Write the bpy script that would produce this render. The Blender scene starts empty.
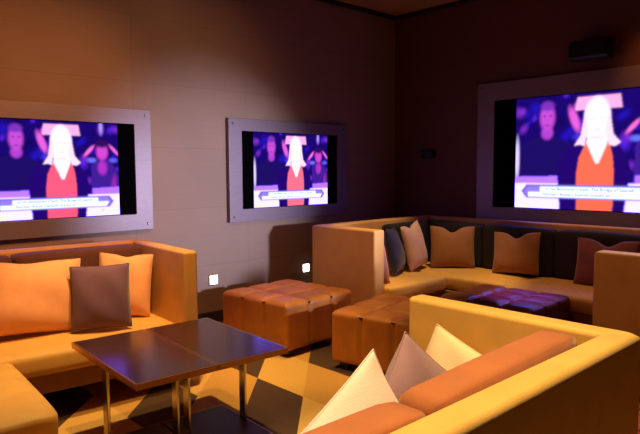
import bpy, bmesh, math, random
import numpy as np
from mathutils import Vector, Matrix, Euler
random.seed(3)
SC = bpy.context.scene
COL = SC.collection
R = math.radians

# ---------------------------------------------------------------- materials
def srgb(r, g, b):
    f = lambda c: (c/255/12.92) if c/255 <= 0.04045 else ((c/255+0.055)/1.055)**2.4
    return (f(r), f(g), f(b), 1)

def mat(name, col, rough=0.7, metal=0.0, noise=0.0, nscale=20, bump=0.0, bscale=200, sheen=0.0, spec=0.5, stretch=None, coat=0.0):
    m = bpy.data.materials.new(name); m.use_nodes = True
    nt = m.node_tree; b = nt.nodes['Principled BSDF']
    b.inputs['Roughness'].default_value = rough
    b.inputs['Metallic'].default_value = metal
    b.inputs['Specular IOR Level'].default_value = spec
    b.inputs['Sheen Weight'].default_value = sheen
    b.inputs['Coat Weight'].default_value = coat
    b.inputs['Base Color'].default_value = col
    tc = nt.nodes.new('ShaderNodeTexCoord')
    src = tc.outputs['Object']
    if stretch:
        mp = nt.nodes.new('ShaderNodeMapping'); mp.inputs['Scale'].default_value = stretch
        nt.links.new(src, mp.inputs['Vector']); src = mp.outputs['Vector']
    if noise > 0:
        n = nt.nodes.new('ShaderNodeTexNoise'); n.inputs['Scale'].default_value = nscale
        n.inputs['Detail'].default_value = 4
        nt.links.new(src, n.inputs['Vector'])
        rp = nt.nodes.new('ShaderNodeValToRGB')
        lo = tuple(c*(1-noise) for c in col[:3])+(1,); hi = tuple(min(1, c*(1+noise)) for c in col[:3])+(1,)
        rp.color_ramp.elements[0].color = lo; rp.color_ramp.elements[1].color = hi
        rp.color_ramp.elements[0].position = .3; rp.color_ramp.elements[1].position = .7
        nt.links.new(n.outputs['Fac'], rp.inputs['Fac']); nt.links.new(rp.outputs['Color'], b.inputs['Base Color'])
    if bump > 0:
        n2 = nt.nodes.new('ShaderNodeTexNoise'); n2.inputs['Scale'].default_value = bscale
        n2.inputs['Detail'].default_value = 3
        nt.links.new(src, n2.inputs['Vector'])
        bp = nt.nodes.new('ShaderNodeBump'); bp.inputs['Strength'].default_value = bump
        bp.inputs['Distance'].default_value = .004
        nt.links.new(n2.outputs['Fac'], bp.inputs['Height']); nt.links.new(bp.outputs['Normal'], b.inputs['Normal'])
    return m

def emit(name, col, strength):
    m = bpy.data.materials.new(name); m.use_nodes = True
    nt = m.node_tree; nt.nodes.remove(nt.nodes['Principled BSDF'])
    e = nt.nodes.new('ShaderNodeEmission'); e.inputs['Color'].default_value = col; e.inputs['Strength'].default_value = strength
    nt.links.new(e.outputs[0], nt.nodes['Material Output'].inputs['Surface'])
    return m

M = dict(
  gold=mat('golden_upholstery', srgb(222,168,84), .62, noise=.07, nscale=9, bump=.25, bscale=260, sheen=.1),
  shell=mat('tan_upholstery', srgb(208,152,86), .6, noise=.06, nscale=7, bump=.2, bscale=260),
  base=mat('brown_sofa_base', srgb(150,100,62), .65, noise=.08, nscale=8, bump=.2),
  rust=mat('rust_cushion_fabric', srgb(176,96,50), .8, noise=.08, nscale=10, bump=.3, bscale=240, sheen=.2),
  maroon=mat('dark_maroon_fabric', srgb(92,48,42), .85, noise=.1, nscale=8, bump=.3, sheen=.1),
  plum=mat('dark_plum_fabric', srgb(28,16,26), .85, noise=.1, nscale=8, bump=.3),
  ottoman=mat('cognac_leather', srgb(184,110,36), .48, noise=.16, nscale=6, bump=.3, bscale=120),
  espresso=mat('espresso_leather', srgb(104,56,34), .3, noise=.1, nscale=6, bump=.25, bscale=120),
  foot=mat('black_foot', srgb(24,18,16), .5),
  p_orange=mat('apricot_linen', srgb(228,160,116), .85, noise=.06, nscale=12, bump=.35, bscale=180, sheen=.2),
  p_brown=mat('aubergine_brown_linen', srgb(108,72,98), .85, noise=.08, nscale=12, bump=.35, bscale=180, sheen=.2),
  p_cream=mat('cream_linen', srgb(248,214,212), .85, noise=.04, nscale=12, bump=.35, bscale=180, sheen=.2),
  p_peach=mat('peach_linen', srgb(248,208,170), .85, noise=.04, nscale=12, bump=.35, bscale=180, sheen=.2),
  p_mauve=mat('mauve_linen', srgb(166,124,140), .85, noise=.06, nscale=12, bump=.35, bscale=180, sheen=.2),
  p_navy=mat('navy_satin', srgb(40,42,84), .5, noise=.1, nscale=12, bump=.3, bscale=120, sheen=.2),
  p_tan=mat('dusty_pink_satin', srgb(206,160,146), .6, noise=.06, nscale=12, bump=.3, bscale=120, sheen=.2),
  p_rose=mat('rose_satin', srgb(214,150,130), .6, noise=.06, nscale=12, bump=.3, bscale=120),
  p_umber=mat('umber_linen', srgb(148,94,56), .85, noise=.07, nscale=12, bump=.35, bscale=180, sheen=.2),
  p_wine=mat('wine_linen', srgb(124,62,62), .85, noise=.07, nscale=12, bump=.35, bscale=180, sheen=.2),
  tabletop=mat('dark_glossy_tabletop', srgb(52,24,22), .2, noise=.2, nscale=5, stretch=(1,12,1), spec=.8),
  bronze=mat('bronze_metal', srgb(186,142,96), .28, metal=1.0, noise=.05, nscale=30),
  chrome=mat('polished_steel', srgb(190,176,160), .22, metal=1.0),
  blackmetal=mat('blackened_plate', srgb(40,22,18), .5, metal=.2),
  alu=mat('brushed_metal_frame', srgb(128,114,128), .45, metal=.35, noise=.08, nscale=14, stretch=(1,1,14)),
  screw=mat('screw_cap_metal', srgb(120,108,104), .4, metal=.8),
  bezel=mat('black_bezel', srgb(5,5,8), .6, spec=.0),
  black=mat('black_plastic', srgb(14,14,18), .5, bump=.2, bscale=90),
  grille=mat('black_mesh_grille', srgb(10,10,13), .8, bump=.8, bscale=300),
  steplight=emit('step_light_lens', (1,.92,.84,1), 9),
  plate=mat('step_light_plate', srgb(150,132,120), .5, metal=.4),
  ceiling=mat('ceiling_paint', srgb(170,130,92), .9, noise=.04, nscale=3, bump=.1),
  trim=mat('dark_trim', srgb(44,32,30), .6, noise=.1, nscale=6),
  pouf=mat('crimson_velvet', srgb(150,20,44), .7, noise=.08, nscale=10, sheen=.4),
)

def wall_mat(name, col, seam, axis):
    m = mat(name, col, .75, noise=.05, nscale=2.2, bump=.25, bscale=160)
    nt = m.node_tree; b = nt.nodes['Principled BSDF']
    tc = next(n for n in nt.nodes if n.type == 'TEX_COORD')
    src = b.inputs['Base Color'].links[0].from_socket
    # fine woven streaks and panel seams belonging to the wall covering itself
    sep = nt.nodes.new('ShaderNodeSeparateXYZ'); nt.links.new(tc.outputs['Object'], sep.inputs[0])
    comb = nt.nodes.new('ShaderNodeCombineXYZ')
    nt.links.new(sep.outputs[axis], comb.inputs[0]); nt.links.new(sep.outputs['Z'], comb.inputs[1])
    br = nt.nodes.new('ShaderNodeTexBrick')
    br.offset = 0.0
    br.inputs['Scale'].default_value = 1.0
    br.inputs['Brick Width'].default_value = seam; br.inputs['Row Height'].default_value = .57
    br.inputs['Mortar Size'].default_value = .004; br.inputs['Mortar Smooth'].default_value = .6
    br.inputs['Color1'].default_value = (1,1,1,1); br.inputs['Color2'].default_value = (.93,.93,.93,1)
    br.inputs['Mortar'].default_value = (.78,.78,.78,1)
    nt.links.new(comb.outputs[0], br.inputs['Vector'])
    mp = nt.nodes.new('ShaderNodeMapping'); mp.inputs['Scale'].default_value = (2,2,90)
    nt.links.new(tc.outputs['Object'], mp.inputs['Vector'])
    nz = nt.nodes.new('ShaderNodeTexNoise'); nz.inputs['Scale'].default_value = 1.5; nz.inputs['Detail'].default_value = 3
    nt.links.new(mp.outputs[0], nz.inputs['Vector'])
    rp = nt.nodes.new('ShaderNodeValToRGB')
    rp.color_ramp.elements[0].color = (.86,.86,.86,1); rp.color_ramp.elements[1].color = (1.08,1.08,1.08,1)
    nt.links.new(nz.outputs['Fac'], rp.inputs['Fac'])
    mul = nt.nodes.new('ShaderNodeMix'); mul.data_type = 'RGBA'; mul.blend_type = 'MULTIPLY'; mul.inputs[0].default_value = 1
    nt.links.new(src, mul.inputs[6]); nt.links.new(br.outputs['Color'], mul.inputs[7])
    mul2 = nt.nodes.new('ShaderNodeMix'); mul2.data_type = 'RGBA'; mul2.blend_type = 'MULTIPLY'; mul2.inputs[0].default_value = 1
    nt.links.new(mul.outputs[2], mul2.inputs[6]); nt.links.new(rp.outputs['Color'], mul2.inputs[7])
    nt.links.new(mul2.outputs[2], b.inputs['Base Color'])
    return m
M['wall_l'] = wall_mat('taupe_wall_covering', srgb(146,122,110), 1.22, 'X')
M['wall_r'] = wall_mat('brown_wall_covering', srgb(98,60,52), 1.22, 'Y')

def carpet_mat():
    m = mat('rhombus_carpet', srgb(200,150,70), .95, bump=.5, bscale=220)
    nt = m.node_tree; b = nt.nodes['Principled BSDF']; L = nt.links.new
    tc = next(n for n in nt.nodes if n.type == 'TEX_COORD')
    sep = nt.nodes.new('ShaderNodeSeparateXYZ'); L(tc.outputs['Object'], sep.inputs[0])
    def math_(op, a, bb=None):
        n = nt.nodes.new('ShaderNodeMath'); n.operation = op
        for i, v in enumerate((a, bb)):
            if v is None: continue
            if isinstance(v, (int, float)): n.inputs[i].default_value = v
            else: L(v, n.inputs[i])
        return n.outputs[0]
    col = math_('FLOOR', math_('DIVIDE', math_('SUBTRACT', sep.outputs['X'], 1.0675), .4975))
    row = math_('FLOOR', math_('DIVIDE', math_('SUBTRACT', math_('SUBTRACT', sep.outputs['Y'], sep.outputs['X']), .35), .4975))
    k = math_('FLOORED_MODULO', math_('SUBTRACT', row, col), 3.0)
    rp = nt.nodes.new('ShaderNodeValToRGB'); rp.color_ramp.interpolation = 'CONSTANT'
    e = rp.color_ramp.elements
    e[0].position = 0; e[0].color = srgb(226,176,92)
    e[1].position = .34; e[1].color = srgb(82,54,36)
    x = e.new(.67); x.color = srgb(212,156,76)
    L(math_('DIVIDE', math_('ADD', k, .5), 3.0), rp.inputs['Fac'])
    nz = nt.nodes.new('ShaderNodeTexNoise'); nz.inputs['Scale'].default_value = 60; nz.inputs['Detail'].default_value = 4
    L(tc.outputs['Object'], nz.inputs['Vector'])
    r2 = nt.nodes.new('ShaderNodeValToRGB'); r2.color_ramp.elements[0].color = (.8,.8,.8,1); r2.color_ramp.elements[1].color = (1.1,1.1,1.1,1)
    L(nz.outputs['Fac'], r2.inputs['Fac'])
    mul = nt.nodes.new('ShaderNodeMix'); mul.data_type = 'RGBA'; mul.blend_type = 'MULTIPLY'; mul.inputs[0].default_value = 1
    L(rp.outputs['Color'], mul.inputs[6]); L(r2.outputs['Color'], mul.inputs[7]); L(mul.outputs[2], b.inputs['Base Color'])
    return m
M['carpet'] = carpet_mat()

# ---------------------------------------------------------------- mesh helpers
def link(name, bm, m, parent=None, smooth=True, autosmooth=None):
    me = bpy.data.meshes.new(name); bm.normal_update(); bm.to_mesh(me); bm.free()
    if smooth:
        for p in me.polygons: p.use_smooth = True
        if autosmooth is not None: me.set_sharp_from_angle(angle=R(autosmooth))
    o = bpy.data.objects.new(name, me); COL.objects.link(o)
    me.materials.append(m if not isinstance(m, str) else M[m])
    if parent: o.parent = parent
    if autosmooth is not None:
        wn = o.modifiers.new('even_normals', 'WEIGHTED_NORMAL'); wn.keep_sharp = True; wn.weight = 90
    return o

def thing(name, label, cat, loc=(0,0,0), rz=0, group=None):
    o = bpy.data.objects.new(name, None); COL.objects.link(o)
    o.empty_display_size = .1
    o.location = loc; o.rotation_euler = (0,0,rz); o['label'] = label; o['category'] = cat
    if group: o['group'] = group
    return o

def bevel_all(bm, w, seg=3, angle=20):
    ed = [e for e in bm.edges if len(e.link_faces) == 2 and e.calc_face_angle(0) > R(angle)]
    bmesh.ops.bevel(bm, geom=ed, offset=w, segments=seg, profile=.5, affect='EDGES', clamp_overlap=True)

def box(x0, x1, y0, y1, z0, z1, bev=0, seg=3):
    bm = bmesh.new()
    bmesh.ops.create_cube(bm, size=1)
    for v in bm.verts:
        v.co = Vector(((x0+x1)/2+v.co.x*(x1-x0), (y0+y1)/2+v.co.y*(y1-y0), (z0+z1)/2+v.co.z*(z1-z0)))
    if bev: bevel_all(bm, bev, seg)
    return bm

def merge(*bms):
    out = bms[0]
    for b in bms[1:]:
        me = bpy.data.meshes.new('tmp'); b.to_mesh(me); b.free(); out.from_mesh(me); bpy.data.meshes.remove(me)
    return out

def prism(poly, z0, z1, bev=0, seg=3):
    bm = bmesh.new()
    lo = [bm.verts.new((x,y,z0)) for x,y in poly]; hi = [bm.verts.new((x,y,z1)) for x,y in poly]
    n = len(poly)
    bm.faces.new(lo[::-1]); bm.faces.new(hi)
    for i in range(n): bm.faces.new((lo[i], lo[(i+1)%n], hi[(i+1)%n], hi[i]))
    bmesh.ops.recalc_face_normals(bm, faces=bm.faces[:])
    if bev: bevel_all(bm, bev, seg)
    return bm

def cushion(x0, x1, y0, y1, z0, z1, bulge=.02, r=.035, top=1.0, seed=0):
    """a soft rectangular cushion: rounded box whose faces belly outwards"""
    rnd = random.Random(seed); ph = [rnd.uniform(0,6.28) for _ in range(4)]
    bm = bmesh.new()
    bmesh.ops.create_cube(bm, size=2)
    bmesh.ops.subdivide_edges(bm, edges=bm.edges[:], cuts=11, use_grid_fill=True)
    c = Vector(((x0+x1)/2,(y0+y1)/2,(z0+z1)/2)); h = Vector(((x1-x0)/2,(y1-y0)/2,(z1-z0)/2))
    for v in bm.verts:
        n = v.co.copy()
        p = Vector([math.copysign(abs(n[i])**.8, n[i])*h[i] for i in range(3)])
        inner = Vector([max(-h[i]+r, min(h[i]-r, p[i])) for i in range(3)])
        d = p-inner
        if d.length > 1e-6:
            k = max(abs(d.x),abs(d.y),abs(d.z)); d = d.normalized()*min(r, k if (abs(d.x)>1e-6)+(abs(d.y)>1e-6)+(abs(d.z)>1e-6) == 1 else r)
        p = inner+d
        q = Vector([max(-1,min(1,p[i]/h[i])) for i in range(3)])
        for i in range(3):
            a, b_ = (i+1)%3, (i+2)%3
            w = (1-q[a]**2)*(1-q[b_]**2)
            s = bulge*(top if (i == 2 and q[2] > 0) else 1)
            if abs(q[i]) > .9: p[i] += math.copysign(s*w*(1+.25*math.sin(3*q[a]+ph[0])*math.sin(2.5*q[b_]+ph[1])), q[i])
        v.co = c+p
    return bm

def piping(pts, r=.006, closed=True, n=8):
    """thin welt following a closed polyline"""
    bm = bmesh.new(); rings = []
    N = len(pts)
    for i in range(N):
        p = Vector(pts[i]); t = (Vector(pts[(i+1)%N])-Vector(pts[i-1])).normalized()
        a = t.cross(Vector((.3,.2,1))).normalized(); b = t.cross(a)
        rings.append([bm.verts.new(p+(a*math.cos(k*2*math.pi/n)+b*math.sin(k*2*math.pi/n))*r) for k in range(n)])
    for i in range(N if closed else N-1):
        A, B = rings[i], rings[(i+1)%N]
        for k in range(n): bm.faces.new((A[k], A[(k+1)%n], B[(k+1)%n], B[k]))
    return bm

def pillow_bm(w, h, t, chop=0.0, seed=0, pinch=.045, n=28):
    """square scatter cushion, base edge at z=0, thickness along y, dog-eared corners, optional dent in the top edge"""
    rnd = random.Random(seed)
    waves = [(rnd.uniform(2,7), rnd.uniform(2,7), rnd.uniform(0,6.28), rnd.uniform(.3,1)) for _ in range(6)]
    bm = bmesh.new()
    def pos(u, v, side):
        x = w/2*u*(1-pinch*(1-v*v)*(abs(u)**2)) ; z = h/2*v*(1-pinch*(1-u*u)*(v*v))
        pr = max(0,(1-abs(u)**2.4))**.55*max(0,(1-abs(v)**2.4))**.55
        wr = sum(a*math.sin(fx*u+fz*v+p) for fx,fz,p,a in waves)/6
        edge = (abs(u)**3+abs(v)**3)/2
        y = side*(t/2*pr*(1-.12*v) + .016*wr*pr*(1+2*edge))
        if chop:
            d = chop*math.exp(-(u/.32)**2)*max(0,(v+1)/2)**2.5
            z -= d*h; y *= 1+.5*d
        return Vector((x, y, z+h/2))
    g = {}
    for side in (-1,1):
        for i in range(n+1):
            for j in range(n+1):
                u = -math.cos(math.pi*i/n) if False else -1+2*i/n; v = -1+2*j/n
                u = math.copysign(abs(u)**.85, u); v = math.copysign(abs(v)**.85, v)
                rim = i in (0,n) or j in (0,n)
                if rim and side == 1: g[side,i,j] = g[-1,i,j]
                else: g[side,i,j] = bm.verts.new(pos(u,v,side))
    for side in (-1,1):
        for i in range(n):
            for j in range(n):
                q = [g[side,i,j], g[side,i+1,j], g[side,i+1,j+1], g[side,i,j+1]]
                bm.faces.new(q if side == -1 else q[::-1])
    rim = [g[-1,i,0].co for i in range(n)]+[g[-1,n,j].co for j in range(n)]+[g[-1,n-i,n].co for i in range(n)]+[g[-1,0,n-j].co for j in range(n)]
    return bm, [p.copy() for p in rim]

def pillow(label, m, loc, size=(.5,.5,.16), tilt=0, yaw=0, roll=0, chop=0, seed=0, group=None, welt=True):
    """tilt: lean about its base edge; roll: turn in its own plane; yaw: turn about the vertical. loc = where its lowest point sits"""
    w, h, t = size
    bm, rim = pillow_bm(w, h, t, chop, seed)
    pz = Matrix.Translation((0,0,h/2)); rr = pz @ Matrix.Rotation(roll,4,'Y') @ pz.inverted()
    mm = Matrix.Rotation(tilt,4,'X') @ rr
    bm.transform(mm); rim = [mm @ p for p in rim]
    lo = min(v.co.z for v in bm.verts)
    bmesh.ops.translate(bm, verts=bm.verts[:], vec=(0,0,-lo))
    rim = [p-Vector((0,0,lo)) for p in rim]
    root = thing('throw_pillow', label, 'pillow', loc, yaw, group)
    link('pillow_cover', bm, m, root)
    if welt: link('seam_piping', piping(rim, .0025), m, root)
    return root

# ---------------------------------------------------------------- room
def structure(name, bm, m):
    o = link(name, bm, m, smooth=False); o['kind'] = 'structure'; return o
WX, WY, CH = 6.0, 5.0, 3.42
structure('floor', box(-2.0, WX+.15, -3.0, WY+.15, -.1, 0), 'carpet')
structure('wall_left', box(-2.0, WX+.15, WY, WY+.15, 0, CH), 'wall_l')
structure('wall_right', box(WX, WX+.15, -3.0, WY, 0, CH), 'wall_r')
structure('ceiling', box(-2.0, WX+.15, -3.0, WY+.15, CH, CH+.12), 'ceiling')
structure('baseboard_left', box(-2.0, WX-.02, WY-.018, WY, 0, .11, .004, 1), 'trim')
structure('baseboard_right', box(WX-.018, WX, -3.0, WY, 0, .11, .004, 1), 'trim')
structure('trim_1', box(WX-.035, WX, -3.0, WY, CH-.05, CH, .006, 1), 'trim')
structure('trim_2', box(-2.0, WX-.035, WY-.035, WY, CH-.05, CH, .006, 1), 'trim')

# ---------------------------------------------------------------- televisions
def picture(W=240, Hh=180, shirt=(1,.28,.30), blur=5):
    """the quiz broadcast: woman with fair hair before a purple audience, white desk and caption strip (linear rgb)"""
    u = (np.arange(W)+.5)/W; v = (np.arange(Hh)+.5)/Hh
    U, V = np.meshgrid(u, 1-v)          # V: 0 at the top
    V = 1-((np.arange(Hh)+.5)/Hh)[:,None]*np.ones((1,W)); U = u[None,:]*np.ones((Hh,1))
    img = np.zeros((Hh,W,3)); img[:] = (.010,.002,.15)
    rs = np.random.RandomState(5)
    def blend(mask, c, a=1.0):
        mm = np.clip(mask,0,1)[...,None]*a; img[:] = img*(1-mm)+np.array(c)*mm
    def ell(cx, cy, rx, ry, rot=0, soft=.18):
        dx, dy = (U-cx), (V-cy)*.75
        cs, sn = math.cos(rot), math.sin(rot)
        a = (dx*cs+dy*sn)/rx; b = (-dx*sn+dy*cs)/(ry*.75)
        return np.clip((1-np.sqrt(a*a+b*b))/soft,0,1)
    def poly(pts, soft=.008):
        ins = np.zeros_like(U, bool); n = len(pts)
        for i in range(n):
            x1,y1 = pts[i]; x2,y2 = pts[(i+1)%n]
            c = ((y1 > V) != (y2 > V)) & (U < (x2-x1)*(V-y1)/((y2-y1) if y2 != y1 else 1e-9)+x1)
            ins ^= c
        return ins.astype(float)
    # back rows of the audience
    for k in range(46):
        x, y = rs.uniform(0,1), rs.uniform(.0,.62)
        blend(ell(x, y, rs.uniform(.02,.06), rs.uniform(.03,.09), rs.uniform(-1,1), .9), [(.12,.02,.95),(.02,.008,.6),(.26,.03,.7),(.004,.002,.06)][k%4], .7)
    # seated man on the left: head, neck, dark shirt, arm
    V0 = V; V = V0*.97+.085
    blend(poly([(.03,.95),(.05,.50),(.16,.43),(.30,.44),(.40,.52),(.42,.95)]), (.012,.004,.12))
    blend(ell(.225,.40,.05,.07,0,.4), (.42,.05,.62))
    blend(ell(.225,.27,.062,.135,0,.4), (.55,.07,.66))
    blend(ell(.225,.17,.058,.055,0,.5), (.20,.03,.5))
    blend(ell(.205,.255,.012,.014,0,.8), (.12,.01,.28)); blend(ell(.247,.255,.012,.014,0,.8), (.12,.01,.28)); blend(ell(.226,.335,.024,.012,0,.8), (.2,.02,.35))
    blend(ell(.07,.86,.05,.10,.5,.4), (.62,.10,.75))
    blend(ell(.015,.62,.02,.24,0,.5), (.75,.6,1.0))
    # clapping arm behind him
    V = V0*1.0+.05
    blend(ell(.405,.27,.034,.15,-.35,.5), (.78,.11,.70)); blend(ell(.42,.16,.026,.05,0,.5), (.6,.1,.72))
    blend(ell(.44,.42,.06,.05,0,.7), (.06,.03,.75))
    V = V0+.02
    # audience woman on the right with raised arms
    blend(poly([(.76,.95),(.78,.46),(.86,.42),(.95,.46),(1,.6),(1,.95)]), (.05,.012,.28))
    blend(ell(.865,.33,.058,.11,0,.4), (.62,.06,.62)); blend(ell(.865,.24,.06,.06,0,.5), (.03,.004,.1))
    blend(ell(.865,.50,.05,.10,0,.5), (.42,.03,.55))
    blend(ell(.76,.32,.018,.10,.75,.5), (1.0,.16,.62)); blend(ell(.965,.31,.016,.10,-.75,.5), (.9,.14,.62))
    blend(ell(.78,.42,.05,.035,0,.6), (.14,.16,1.0)); blend(ell(.955,.42,.05,.035,0,.6), (.12,.1,.85))
    blend(ell(.90,.78,.02,.09,.5,.6), (.55,.35,.95)); blend(ell(.955,.7,.03,.16,.1,.6), (.28,.02,.4))
    blend(ell(.86,.07,.022,.10,0,.7), (.4,.3,.95))
    V = V0
    # purple desk edge
    blend(poly([(0,.715),(.36,.705),(.36,.80),(0,.80)]), (.50,.20,3.0)); blend(poly([(.78,.70),(1,.69),(1,.80),(.78,.80)]), (.48,.18,3.0))
    # white desk
    blend(poly([(0,.775),(1,.765),(1,1.01),(0,1.01)]), (1.15,.82,7.0))
    # navy jacket (the woman is drawn about u=.605, then set over to .55 and a little smaller)
    U0, V0 = U, V; U = (U0-.547)/.90+.605; V = (V0-.026)*1.16+.035
    blend(poly([(.36,1.30),(.325,.74),(.36,.60),(.42,.52),(.50,.48),(.52,1.30)]), (.016,.002,.15))
    blend(poly([(.70,1.30),(.68,.48),(.76,.54),(.815,.66),(.84,.80),(.82,.90),(.79,1.30)]), (.016,.002,.15))
    # red blouse
    blend(poly([(.475,1.30),(.47,.80),(.485,.64),(.53,.50),(.69,.50),(.715,.64),(.725,.80),(.72,1.30)]), shirt)
    # pale block behind the head
    blend(poly([(.45,.175),(.465,.045),(.755,.045),(.77,.175)]), (1.0,.42,.78))
    # hair, neck, face
    blend(ell(.605,.25,.096,.215,0,.12), (1.25,.85,1.5)); 
    blend(poly([(.515,.25),(.695,.25),(.715,.42),(.765,.50),(.73,.535),(.69,.525),(.67,.44),(.53,.44),(.525,.53),(.49,.51),(.45,.52),(.495,.42)]), (1.1,.72,.92))
    blend(poly([(.545,.36),(.665,.36),(.68,.50),(.622,.70),(.60,.70),(.535,.50)]), (1.1,.86,.96))
    blend(ell(.605,.29,.074,.155,0,.2), (1.15,.92,1.6))
    blend(ell(.575,.265,.016,.010,0,.9), (.72,.42,.62)); blend(ell(.637,.265,.016,.010,0,.9), (.72,.42,.62))
    blend(ell(.606,.32,.010,.012,0,.9), (.9,.6,.62)); blend(ell(.607,.372,.030,.009,0,.9), (.85,.32,.42))
    blend(ell(.605,.448,.062,.010,0,.9), (.92,.55,.6))
    U, V = U0, V0
    # caption strip with pointed ends
    blend(poly([(.05,.845),(.085,.785),(.915,.785),(.95,.845),(.915,.905),(.085,.905)]), (.16,.12,.55))
    blend(poly([(.07,.848),(.10,.80),(.90,.80),(.93,.848),(.90,.892),(.10,.892)]), (.30,.20,.85))
    blend(poly([(.185,.80),(.82,.80),(.82,.845),(.91,.845),(.89,.893),(.10,.893),(.10,.848),(.185,.848)]), (.95,1.1,3.0))
    blend(ell(.86,.935,.010,.014,0,.8), (.35,.2,.6))
    for _ in range(blur):
        p = np.pad(img, ((1,1),(1,1),(0,0)), 'edge')
        img = (p[:-2,1:-1]+p[2:,1:-1]+p[1:-1,:-2]+p[1:-1,2:]+4*p[1:-1,1:-1])/8
    return img, W, Hh

def screen_mat(strength):
    m = bpy.data.materials.new('broadcast_picture'); m.use_nodes = True
    nt = m.node_tree; nt.nodes.remove(nt.nodes['Principled BSDF'])
    a = nt.nodes.new('ShaderNodeVertexColor'); a.layer_name = 'picture'
    e = nt.nodes.new('ShaderNodeEmission'); e.inputs['Strength'].default_value = strength
    nt.links.new(a.outputs['Color'], e.inputs['Color']); nt.links.new(e.outputs[0], nt.nodes['Material Output'].inputs['Surface'])
    return m

def television(label, loc, rz, fw, fh, sw, sh, sdz, pw, strength, shirt):
    """local frame: wall in the x-z plane, viewer on -y; loc = centre of frame on the wall"""
    t = thing('television', label, 'television', loc, rz, 'wall televisions showing the quiz')
    # frame: four mitred metal sides as one ring
    bm = bmesh.new(); d0, d1 = -.004, -.05
    o = [(-fw/2,-fh/2),(fw/2,-fh/2),(fw/2,fh/2),(-fw/2,fh/2)]
    i_ = [(-sw/2,sdz-sh/2),(sw/2,sdz-sh/2),(sw/2,sdz+sh/2),(-sw/2,sdz+sh/2)]
    vo = [[bm.verts.new((x,d,z)) for x,z in o] for d in (d0,d1)]; vi = [[bm.verts.new((x,d,z)) for x,z in i_] for d in (d0,d1)]
    for k in range(4):
        n = (k+1)%4
        bm.faces.new((vo[1][k],vo[1][n],vi[1][n],vi[1][k])); bm.faces.new((vo[0][k],vi[0][k],vi[0][n],vo[0][n]))
        bm.faces.new((vo[0][k],vo[0][n],vo[1][n],vo[1][k])); bm.faces.new((vi[0][k],vi[1][k],vi[1][n],vi[0][n]))
    bmesh.ops.recalc_face_normals(bm, faces=bm.faces[:])
    bevel_all(bm, .003, 2, 40)
    link('frame', bm, 'alu', t, True, 30)
    for sx in (-1,1):
        for sz in (-1,1):
            b = bmesh.new(); bmesh.ops.create_cone(b, cap_ends=True, segments=20, radius1=.014, radius2=.011, depth=.01)
            b.transform(Matrix.Translation((sx*(fw/2-.05), d1-.004, sz*(fh/2-.05))) @ Matrix.Rotation(R(90),4,'X'))
            link('screw_cap', b, 'screw', t, True, 30)
    link('display_panel', box(-sw/2+.0005, sw/2-.0005, -.035, -.006, sdz-sh/2+.0005, sdz+sh/2-.0005), 'bezel', t, False)
    img, W, Hh = picture(shirt=shirt)
    ph = sh*.985
    vs = []; fs = []
    for j in range(Hh):
        for i in range(W):
            vs.append((-pw/2+pw*i/(W-1), -.037, sdz-ph/2+ph*j/(Hh-1)))
    for j in range(Hh-1):
        for i in range(W-1):
            a = j*W+i; fs.append((a,a+1,a+W+1,a+W))
    me = bpy.data.meshes.new('screen_picture'); me.from_pydata(vs, [], fs)
    ca = me.color_attributes.new('picture', 'FLOAT_COLOR', 'POINT')
    rgba = np.ones((Hh*W,4), np.float32); rgba[:,:3] = img.reshape(-1,3)
    ca.data.foreach_set('color', rgba.ravel())
    me.materials.append(screen_mat(strength))
    s = bpy.data.objects.new('screen_picture', me); COL.objects.link(s); s.parent = t
    s['label'] = 'bright screen picture of a fair haired woman in red blouse and dark jacket'
    # caption lettering
    for line, cx, cz in (('In His Beethoven\'s Sixth, The Bridge of Spanish', .50, .835), ('Number: Russia\'s Seventh, known as', .42, .882)):
        cu = bpy.data.curves.new('caption', 'FONT'); cu.body = line; cu.size = .036*ph; cu.align_x = 'CENTER'
        tmp = bpy.data.objects.new('tmp', cu); COL.objects.link(tmp)
        dg = bpy.context.evaluated_depsgraph_get(); dg.update()
        tm = bpy.data.meshes.new_from_object(tmp.evaluated_get(dg))
        bpy.data.objects.remove(tmp)
        tm.name = 'caption_lettering'
        tm.transform(Matrix.Translation((-pw/2+cx*pw, -.0385, sdz+ph/2-cz*ph)) @ Matrix.Rotation(R(90),4,'X') @ Matrix.Scale(1.1,4,(1,0,0)))
        tm.materials.clear(); tm.materials.append(M['caption'])
        c = bpy.data.objects.new('caption_lettering', tm); COL.objects.link(c); c.parent = s
    return t
M['caption'] = emit('caption_ink', (.10,.10,.42,1), .9)
television('metal framed television on the left wall above the gold corner sofa', (1.75,WY,1.507), 0, 1.66, 1.055, 1.345, .785, .005, 1.046, 1.15, (1,.10,.20))
television('metal framed television in the middle, above the tufted ottoman', (4.24,WY,1.497), 0, 1.66, 1.035, 1.345, .785, .003, 1.046, 1.15, (1,.16,.26))
television('largest television, on the right wall above the dark back cushions', (WX,2.515,1.66), -R(90), 2.49, 1.56, 2.07, 1.165, .0, 1.553, 1.15, (1,.15,.08))

# ---------------------------------------------------------------- wall fittings
def step_light(label, x, z):
    t = thing('wall_lamp', label, 'wall light', (x,WY,z), 0, 'square wall lights')
    link('cover_plate', box(-.05,.05,-.012,-.001,-.05,.05,.004,2), 'plate', t, True, 30)
    link('lens', box(-.042,.042,-.018,-.0115,-.042,.042,.004,2), 'steplight', t, True, 30)
step_light('small square lit wall light beside the gold sofa arm', 3.228, .425)
step_light('small square lit wall light beside the tan end panel of the far sofa', 4.446, .402)

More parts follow.
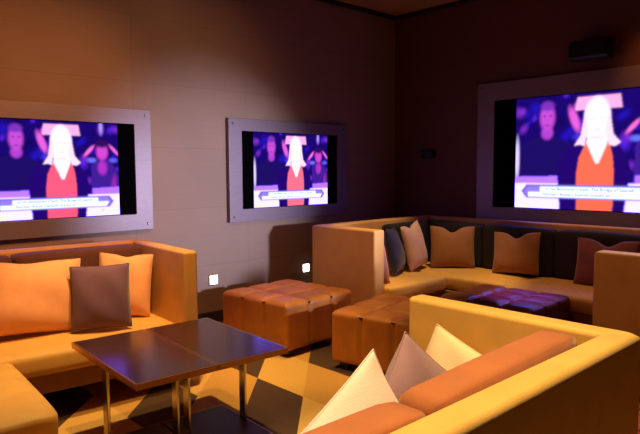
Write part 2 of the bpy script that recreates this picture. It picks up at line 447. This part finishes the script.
t = thing('wall_mounted_speaker', 'black box loudspeaker high on the right wall above the television', 'loudspeaker', (WX,2.49,2.605))
b = box(-.20,-.055,-.19,.19,-.088,.088,.02,4); b.transform(Matrix.Rotation(R(8),4,'Y')); link('cabinet', b, 'black', t, True, 30)
b = box(-.206,-.198,-.175,.175,-.074,.074,.006,2); b.transform(Matrix.Rotation(R(8),4,'Y')); link('grille', b, 'grille', t, True, 30)
link('wall_bracket', merge(box(-.07,-.002,-.03,.03,-.03,.03,.006,2), box(-.012,-.002,-.06,.06,-.06,.06,.004,2)), 'black', t, True, 30)
t = thing('wall_sensor', 'tiny black box on the dark wall left of the largest television', 'sensor', (WX,4.45,1.68))
link('housing', box(-.07,-.012,-.085,.085,-.05,.05,.014,4), 'black', t, True, 30)
link('mount', box(-.014,-.001,-.04,.04,-.03,.03,.003,1), 'black', t, True, 30)

# ---------------------------------------------------------------- sofas
def foot(x, y, h, parent):
    link('foot', box(x-.035,x+.035,y-.035,y+.035,0,h,.005,1), 'foot', parent, True, 30)

# gold corner sofa on the left
ox, oy = 2.185, 3.57
S = thing('corner_sofa', 'gold upholstered corner sofa below the left television', 'sofa', (ox,oy,0), R(-4))
X = lambda x: x-ox
Y = lambda y: y-oy
ax = X(2.235)                # local: arm outer side at 0, arm front at 0
link('arm', prism([(-.105,0),(0,0),(0,.98),(-.105,.88)], .05, .95, .022), 'shell', S, True, 30)
link('backrest', prism([(-3.2,.88),(-.107,.88),(-.002,.98),(-3.2,.98)], .05, .95, .022), 'shell', S, True, 30)
link('base', merge(box(-3.2,-.11,.04,.87,.17,.295,.012), box(-3.2,-1.26,-.98,.038,.17,.295,.012)), 'base', S, True, 30)
link('seat_cushion', cushion(-1.335,-.112,-.02,.68,.295,.445,.018,.04,seed=1), 'gold', S)
link('seat_cushion', cushion(-2.6,-1.34,-.02,.68,.295,.445,.018,.04,seed=2), 'gold', S)
link('seat_cushion', cushion(-2.6,-1.20,-.99,-.03,.295,.445,.018,.04,seed=3), 'gold', S)
link('back_cushion', cushion(-1.0,-.112,.69,.872,.45,.93,.008,.025,seed=4), 'maroon', S)
link('back_cushion', cushion(-1.95,-1.015,.69,.872,.45,.93,.008,.025,seed=5), 'maroon', S)
for fx, fy in ((-.2,.2),(-.2,.8),(-1.4,.15),(-1.5,.8),(-1.4,-.72),(-2.4,-.72)): foot(fx,fy,.17,S)

# near sofa seen from behind
S = thing('lounge_sofa', 'gold upholstered sofa in the foreground with its back to the camera', 'sofa', (2.13,.70,0))
link('arm', prism([(-.10,.105),(0,0),(0,.92),(-.10,.92)], .04, .95, .022), 'gold', S, True, 30)
link('backrest', prism([(-2.3,0),(-.002,0),(-.102,.105),(-2.3,.105)], .04, .95, .022), 'gold', S, True, 30)
link('base', box(-2.3,-.104,.11,.88,.12,.29,.012), 'base', S, True, 30)
link('seat_cushion', cushion(-1.11,-.105,.29,.93,.29,.445,.018,.04,seed=6), 'gold', S)
link('seat_cushion', cushion(-2.2,-1.12,.29,.93,.29,.445,.018,.04,seed=7), 'gold', S)
bmc = cushion(-.985,-.20,.122,.256,.44,.965,.008,.03,seed=8)
bmc.transform(Matrix.Translation((-.12,0,.95)) @ Matrix.Rotation(R(-1.6),4,'Y') @ Matrix.Translation((.12,0,-.95)))
link('back_cushion', bmc, 'rust', S)
link('back_cushion', cushion(-2.0,-1.0,.122,.256,.44,.935,.008,.03,seed=9), 'rust', S)
for fx, fy in ((-.15,.15),(-.15,.8),(-2.1,.2),(-2.1,.8)): foot(fx,fy,.12,S)

# far U shaped sofa
S = thing('sectional_sofa', 'far tan U shaped sectional sofa along the right wall', 'sofa', (4.02,4.42,0))
x1 = 1.86
link('arm', prism([(0,-.84),(.14,-.84),(.14,-.12),(0,0)], .03, .95, .02), 'shell', S, True, 30)
link('backrest', prism([(.002,0),(.142,-.12),(x1-.10,-.12),(x1,0)], .03, .95, .02), 'shell', S, True, 30)
link('backrest', prism([(x1,-.002),(x1-.10,-.122),(x1-.10,-3.48),(x1,-3.60)], .03, .95, .02), 'shell', S, True, 30)
link('backrest', prism([(x1-.002,-3.60),(x1-.102,-3.48),(.14,-3.48),(.14,-3.60)], .03, .95, .02), 'shell', S, True, 30)
link('arm', prism([(.0,-2.775),(.14,-2.775),(.14,-3.60),(0,-3.60)], .03, .95, .02), 'shell', S, True, 30)
link('base', merge(box(.145,1.75,-.84,-.13,.10,.28,.01), box(.99,1.75,-2.77,-.842,.10,.28,.01), box(.145,1.75,-3.47,-2.772,.10,.28,.01)), 'base', S, True, 30)
link('seat_cushion', cushion(.145,1.02,-.92,-.14,.28,.425,.014,.035,seed=11), 'gold', S)
link('seat_cushion', cushion(1.025,1.75,-1.55,-.14,.28,.425,.014,.035,seed=12), 'gold', S)
link('seat_cushion', cushion(.95,1.75,-2.70,-1.555,.28,.425,.014,.035,seed=13), 'gold', S)
link('seat_cushion', cushion(.145,1.75,-3.47,-2.71,.28,.425,.014,.035,seed=14), 'gold', S)
for a, b_ in ((-.92,-.16),(-1.72,-.94),(-2.55,-1.74),(-3.40,-2.57)):
    link('back_cushion', cushion(x1-.26,x1-.105,a,b_,.43,.90,.012,.035,seed=15), 'plum', S)
link('back_cushion', cushion(.9,1.58,-.27,-.125,.43,.90,.012,.035,seed=16), 'plum', S)
for fx, fy in ((.9,-.75),(.9,-.2),(1.1,-2.5),(1.1,-1.2),(.9,-3.3)): foot(fx,fy,.10,S)

# ---------------------------------------------------------------- ottomans
def ottoman(label, loc, rz, sx, sy, z0, z1, m, nx=3, ny=3, group='tufted leather ottomans'):
    t = thing('ottoman', label, 'ottoman', loc, rz, group)
    # one upholstered skin: a rounded box pulled in along its stitched seams
    bm = bmesh.new(); bmesh.ops.create_cube(bm, size=2)
    bmesh.ops.subdivide_edges(bm, edges=bm.edges[:], cuts=35, use_grid_fill=True)
    h = Vector((sx/2, sy/2, (z1-z0)/2)); r = .03
    def seam(q, n):
        f = (q+1)/2*n; k = round(f)
        d = abs(f-k)/n*2
        return math.exp(-(d/.035)**2) if 0 < k < n else 0
    for v in bm.verts:
        q = v.co.copy()
        p = Vector([q[i]*h[i] for i in range(3)])
        inner = Vector([max(-h[i]+r, min(h[i]-r, p[i])) for i in range(3)]); d = p-inner
        if d.length > 1e-6:
            cnt = sum(abs(c) > 1e-6 for c in d)
            if cnt > 1: d = d.normalized()*max(abs(c) for c in d)
        nrm = d.normalized() if d.length > 1e-6 else Vector((0,0,0))
        p = inner+d
        s = 0
        puff = 0
        if q.z > .999:
            fx = (q.x+1)/2*nx % 1; fy = (q.y+1)/2*ny % 1
            puff = .012*(1-(2*fx-1)**4)*(1-(2*fy-1)**4); s = max(seam(q.x,nx), seam(q.y,ny)); p.z += puff-.022*s
        elif q.z > -.999:
            if abs(q.x) > .999: s = seam(q.y,ny)
            else: s = seam(q.x,nx)
            p -= Vector((nrm.x,nrm.y,0))*.020*s
        v.co = p+Vector((0,0,(z0+z1)/2))
    link('upholstered_body', bm, m, t)
    for fx in (-1,1):
        for fy in (-1,1):
            link('foot', box(fx*(sx/2-.09)-.04, fx*(sx/2-.09)+.04, fy*(sy/2-.09)-.04, fy*(sy/2-.09)+.04, 0, z0+.005, .004, 1), 'foot', t, True, 30)
    return t
ottoman('cognac leather tufted ottoman by the wall, below the middle television', (3.36,4.02,0), R(3.5), .81, .83, .055, .437, 'ottoman')
ottoman('cognac leather tufted ottoman touching the foreground sofa corner', (3.56,2.88,0), R(11), .80, .80, .055, .437, 'ottoman')
ottoman('dark tufted ottoman reflecting purple light inside the far sectional', (4.57,2.60,0), R(2), .72, .84, .05, .425, 'espresso')

# ---------------------------------------------------------------- tables
def table(label, cx, cy, rz, w, d, h, bx0, bx1, by0, by1):
    t = thing('side_table', label, 'table', (cx,cy,0), rz, 'pair of dark metal-edged tables')
    link('tabletop', box(-w/2+.010,w/2-.010,-d/2+.010,d/2-.010,h-.026,h,.002,1), 'tabletop', t, True, 30)
    ring = merge(box(-w/2,w/2,-d/2,-d/2+.011,h-.032,h-.001), box(-w/2,w/2,d/2-.011,d/2,h-.032,h-.001),
                 box(-w/2,-w/2+.011,-d/2+.011,d/2-.011,h-.032,h-.001), box(w/2-.011,w/2,-d/2+.011,d/2-.011,h-.032,h-.001))
    link('edge_band', ring, 'bronze', t, False)
    ly = (by0+by1)/2
    for lx in (bx0+.02, bx1-.02):
        link('leg', box(lx-.008,lx+.008,ly-.03,ly+.03,.018,h-.027,.003,1), 'chrome', t, True, 30)
    link('base_plate', box(bx0+.006,bx1-.006,by0+.006,by1-.006,0,.018,.002,1), 'blackmetal', t, True, 30)
    link('base_edge', merge(box(bx0,bx1,by0,by0+.005,.001,.02), box(bx0,bx1,by1-.005,by1,.001,.02),
                            box(bx0,bx0+.005,by0+.005,by1-.005,.001,.02), box(bx1-.005,bx1,by0+.005,by1-.005,.001,.02)), 'bronze', t, False)
tz = .54; rz = R(-3)
c0 = Vector((1.645,2.915)); ex = Vector((math.cos(rz), math.sin(rz)))
for s, lab in ((-1,'dark glossy table with metal edge, the half nearer the corner sofa'),(1,'dark glossy table with metal edge, the half nearer the tufted ottoman')):
    p = c0+ex*(s*.2165)
    table(lab, p.x, p.y, rz, .428, .885, tz, -.208 if s > 0 else -.222, .198, -.31, .235)

# pouf at the lower right corner
t = thing('pouf', 'round crimson pouf peeking out beyond the foreground sofa corner', 'pouf', (2.86,.66,0))
bm = bmesh.new()
prof = [(0,.0),(.26,.0),(.30,.03),(.32,.12),(.325,.24),(.31,.35),(.27,.40),(.2,.42),(.1,.428),(0,.43)]
rings = []
for r_, z in prof:
    rings.append([bm.verts.new((r_*math.cos(a*2*math.pi/48), r_*math.sin(a*2*math.pi/48), z)) for a in range(48)] if r_ > 0 else [bm.verts.new((0,0,z))])
for A, B in zip(rings, rings[1:]):
    for k in range(48):
        q = [A[k%len(A)], A[(k+1)%len(A)], B[(k+1)%len(B)], B[k%len(B)]]
        q = list(dict.fromkeys(q)); bm.faces.new(q)
bmesh.ops.recalc_face_normals(bm, faces=bm.faces[:])
link('cushion_body', bm, 'pouf', t)
link('seam_piping', piping([(.283*math.cos(a*2*math.pi/64), .283*math.sin(a*2*math.pi/64), .395) for a in range(64)], .007), 'pouf', t)

# ---------------------------------------------------------------- pillows
sl = .475
PIL = []
def put(push, *a, **k): PIL.append((pillow(*a, **k), Vector(push)))
put((.07,-1,.0), 'big apricot pillow, leftmost on the gold corner sofa', 'p_orange', (1.20,3.95,sl), (.66,.47,.20), R(-16), R(-8), R(3), .03, 1)
put((.07,-1,.0), 'aubergine brown pillow between two apricot pillows on the corner sofa', 'p_brown', (1.585,3.80,sl), (.37,.42,.15), R(-12), R(-20), R(0), 0, 2)
put((.07,-1,.0), 'apricot pillow against the arm of the gold corner sofa', 'p_orange', (1.86,4.03,sl), (.37,.45,.15), R(-14), R(-30), R(4), .04, 3)
put((-1,.1,0), 'peach pillow against the inner arm of the foreground sofa', 'p_peach', (1.87,1.27,sl), (.38,.33,.12), R(-12), R(-86), R(20), 0, 6)
put((-1,.25,0), 'mauve pillow between the cream and peach pillows in the foreground sofa', 'p_mauve', (1.62,1.24,sl), (.34,.34,.13), R(-6), R(0), R(40), 0, 5)
put((-1,.02,0), 'cream pillow at the left of three in the foreground sofa', 'p_cream', (1.13,1.09,sl), (.54,.325,.15), R(-10), 0, R(-26), 0, 4)
put((1,0,0), 'rose pillow mostly hidden behind the end panel of the far sectional', 'p_rose', (4.31,3.82,.445), (.42,.44,.15), R(-12), R(80), 0, 0, 7)
put((.8,-.6,0), 'navy pillow next to the end panel on the far sectional', 'p_navy', (4.73,3.88,.445), (.44,.46,.17), R(-12), R(30), R(4), 0, 8)
put((.8,-.6,0), 'dusty pink pillow with a dented top right of the navy one', 'p_tan', (5.00,3.95,.445), (.42,.48,.17), R(-12), R(12), R(-6), .10, 9)
put((-.8,-.6,0), 'umber pillow with notched top in the corner of the far sectional', 'p_umber', (5.45,3.73,.445), (.47,.45,.15), R(-12), R(-52), 0, .14, 10)
put((-1,0,0), 'umber pillow with notched top below the largest television', 'p_umber', (5.48,3.02,.445), (.48,.42,.15), R(-12), R(-84), R(-3), .14, 11)
put((-1,0,0), 'wine red pillow partly behind the right end panel of the far sectional', 'p_wine', (5.48,2.14,.445), (.54,.43,.15), R(-12), R(-86), 0, .14, 12)

# let every pillow rest against what carries it without sinking in
from mathutils.bvhtree import BVHTree
bpy.context.view_layer.update()
def tree(root):
    vs, ps = [], []
    bpy.context.view_layer.update()
    st = [root]
    while st:
        o = st.pop(); st += list(o.children)
        if o.type == 'MESH':
            b0 = len(vs); vs += [o.matrix_world @ v.co for v in o.data.vertices]; ps += [tuple(b0+i for i in p.vertices) for p in o.data.polygons]
    return BVHTree.FromPolygons(vs, ps)
sofas = [tree(o) for o in bpy.data.objects if o.type == 'EMPTY' and o.get('category') == 'sofa']
placed = []
for o, push in PIL:
    push.normalize()
    for k in range(60):
        t_ = tree(o)
        if not any(t_.overlap(q) for q in sofas+placed): break
        o.location += push*.008
    # then down until it touches the seat
    for k in range(30):
        o.location.z -= .003
        t_ = tree(o)
        if any(t_.overlap(q) for q in sofas+placed):
            o.location.z += .003; break
    placed.append(tree(o))

# ---------------------------------------------------------------- lights
def spot(name, loc, target, energy, col, size=60, blend=.5, radius=.06):
    l = bpy.data.lights.new(name, 'SPOT'); l.energy = energy; l.color = col; l.spot_size = R(size); l.spot_blend = blend; l.shadow_soft_size = radius
    o = bpy.data.objects.new(name, l); COL.objects.link(o); o.location = loc
    o.rotation_euler = (Vector(target)-Vector(loc)).to_track_quat('-Z','Y').to_euler()
    return o
ORANGE = (1,.54,.17); AMBER = (1,.70,.27); COOL = (.78,.74,1.0)
spot('ceiling_spot_table', (1.9,3.2,3.35), (1.8,3.1,0), 310, AMBER, 60, .5)
spot('ceiling_spot_left_sofa', (1.3,2.7,3.35), (1.4,3.9,.5), 180, ORANGE, 56, .6)
spot('ceiling_spot_near_sofa', (1.35,.95,3.35), (1.6,1.1,.6), 470, (1,.76,.33), 56, .5)
spot('ceiling_spot_ottoman', (3.3,3.2,3.35), (3.5,3.7,0), 190, (1,.62,.17), 46, .6)
spot('ceiling_spot_far', (4.7,3.0,3.35), (4.8,3.7,.4), 230, AMBER, 44, .5)
spot('ceiling_spot_far_right', (4.9,2.4,3.35), (5.3,2.3,.4), 90, ORANGE, 44, .6)
spot('ceiling_spot_aisle', (2.7,1.5,3.35), (4.0,1.3,.6), 65, ORANGE, 36, .6)
spot('ceiling_spot_wall', (1.9,2.0,3.35), (1.3,5.0,1.45), 250, (1,.37,.10), 62, 1)
spot('ceiling_spot_wall_middle', (3.1,2.0,3.35), (2.7,5.0,1.55), 120, (1,.50,.22), 70, 1)
spot('ceiling_spot_right_wall', (5.0,1.7,3.35), (6.0,1.75,2.3), 45, (1,.34,.08), 50, .8)
spot('added_violet_spot', (4.6,2.3,3.35), (4.62,2.50,.4), 1100, (.20,.05,1.0), 14, .6)  # added lamp, stands in for the television's purple reflection on the far ottoman
spot('cool_side_lamp', (4.3,-.6,1.3), (3.25,5.0,1.2), 1500, (.76,.76,1.0), 30, 1, .08)

w = bpy.data.worlds.new('room_air'); SC.world = w; w.use_nodes = True
w.node_tree.nodes['Background'].inputs['Color'].default_value = (.9,.5,.3,1); w.node_tree.nodes['Background'].inputs['Strength'].default_value = .01

# ---------------------------------------------------------------- camera
f = 600.0
def kk(x,y): return Vector(((x-320)/f, (y-217)/f, 1))
Xc = kk(963,166).normalized(); Yc = kk(-240,173); Yc = (Yc-Xc*Yc.dot(Xc)).normalized(); Zc = Xc.cross(Yc)
if Zc.y > 0: Zc = -Zc
# rows give the world axes in image axes (x right, y down, z forward)
right = Vector((Xc.x,Yc.x,Zc.x)); down = Vector((Xc.y,Yc.y,Zc.y)); fwd = Vector((Xc.z,Yc.z,Zc.z))
cam = bpy.data.cameras.new('camera'); co = bpy.data.objects.new('camera', cam); COL.objects.link(co)
mw = Matrix.Identity(4)
for i in range(3):
    mw[i][0] = right[i]; mw[i][1] = -down[i]; mw[i][2] = -fwd[i]
mw[0][3], mw[1][3], mw[2][3] = 0, 0, 1.5
co.matrix_world = mw
cam.sensor_width = 36; cam.lens = f*36/640; cam.clip_start = .02
SC.camera = co
SC.view_settings.view_transform = 'Standard'; SC.view_settings.look = 'None'
SC.view_settings.gamma = 1; SC.view_settings.use_curve_mapping = False
SC.view_settings.exposure = 0
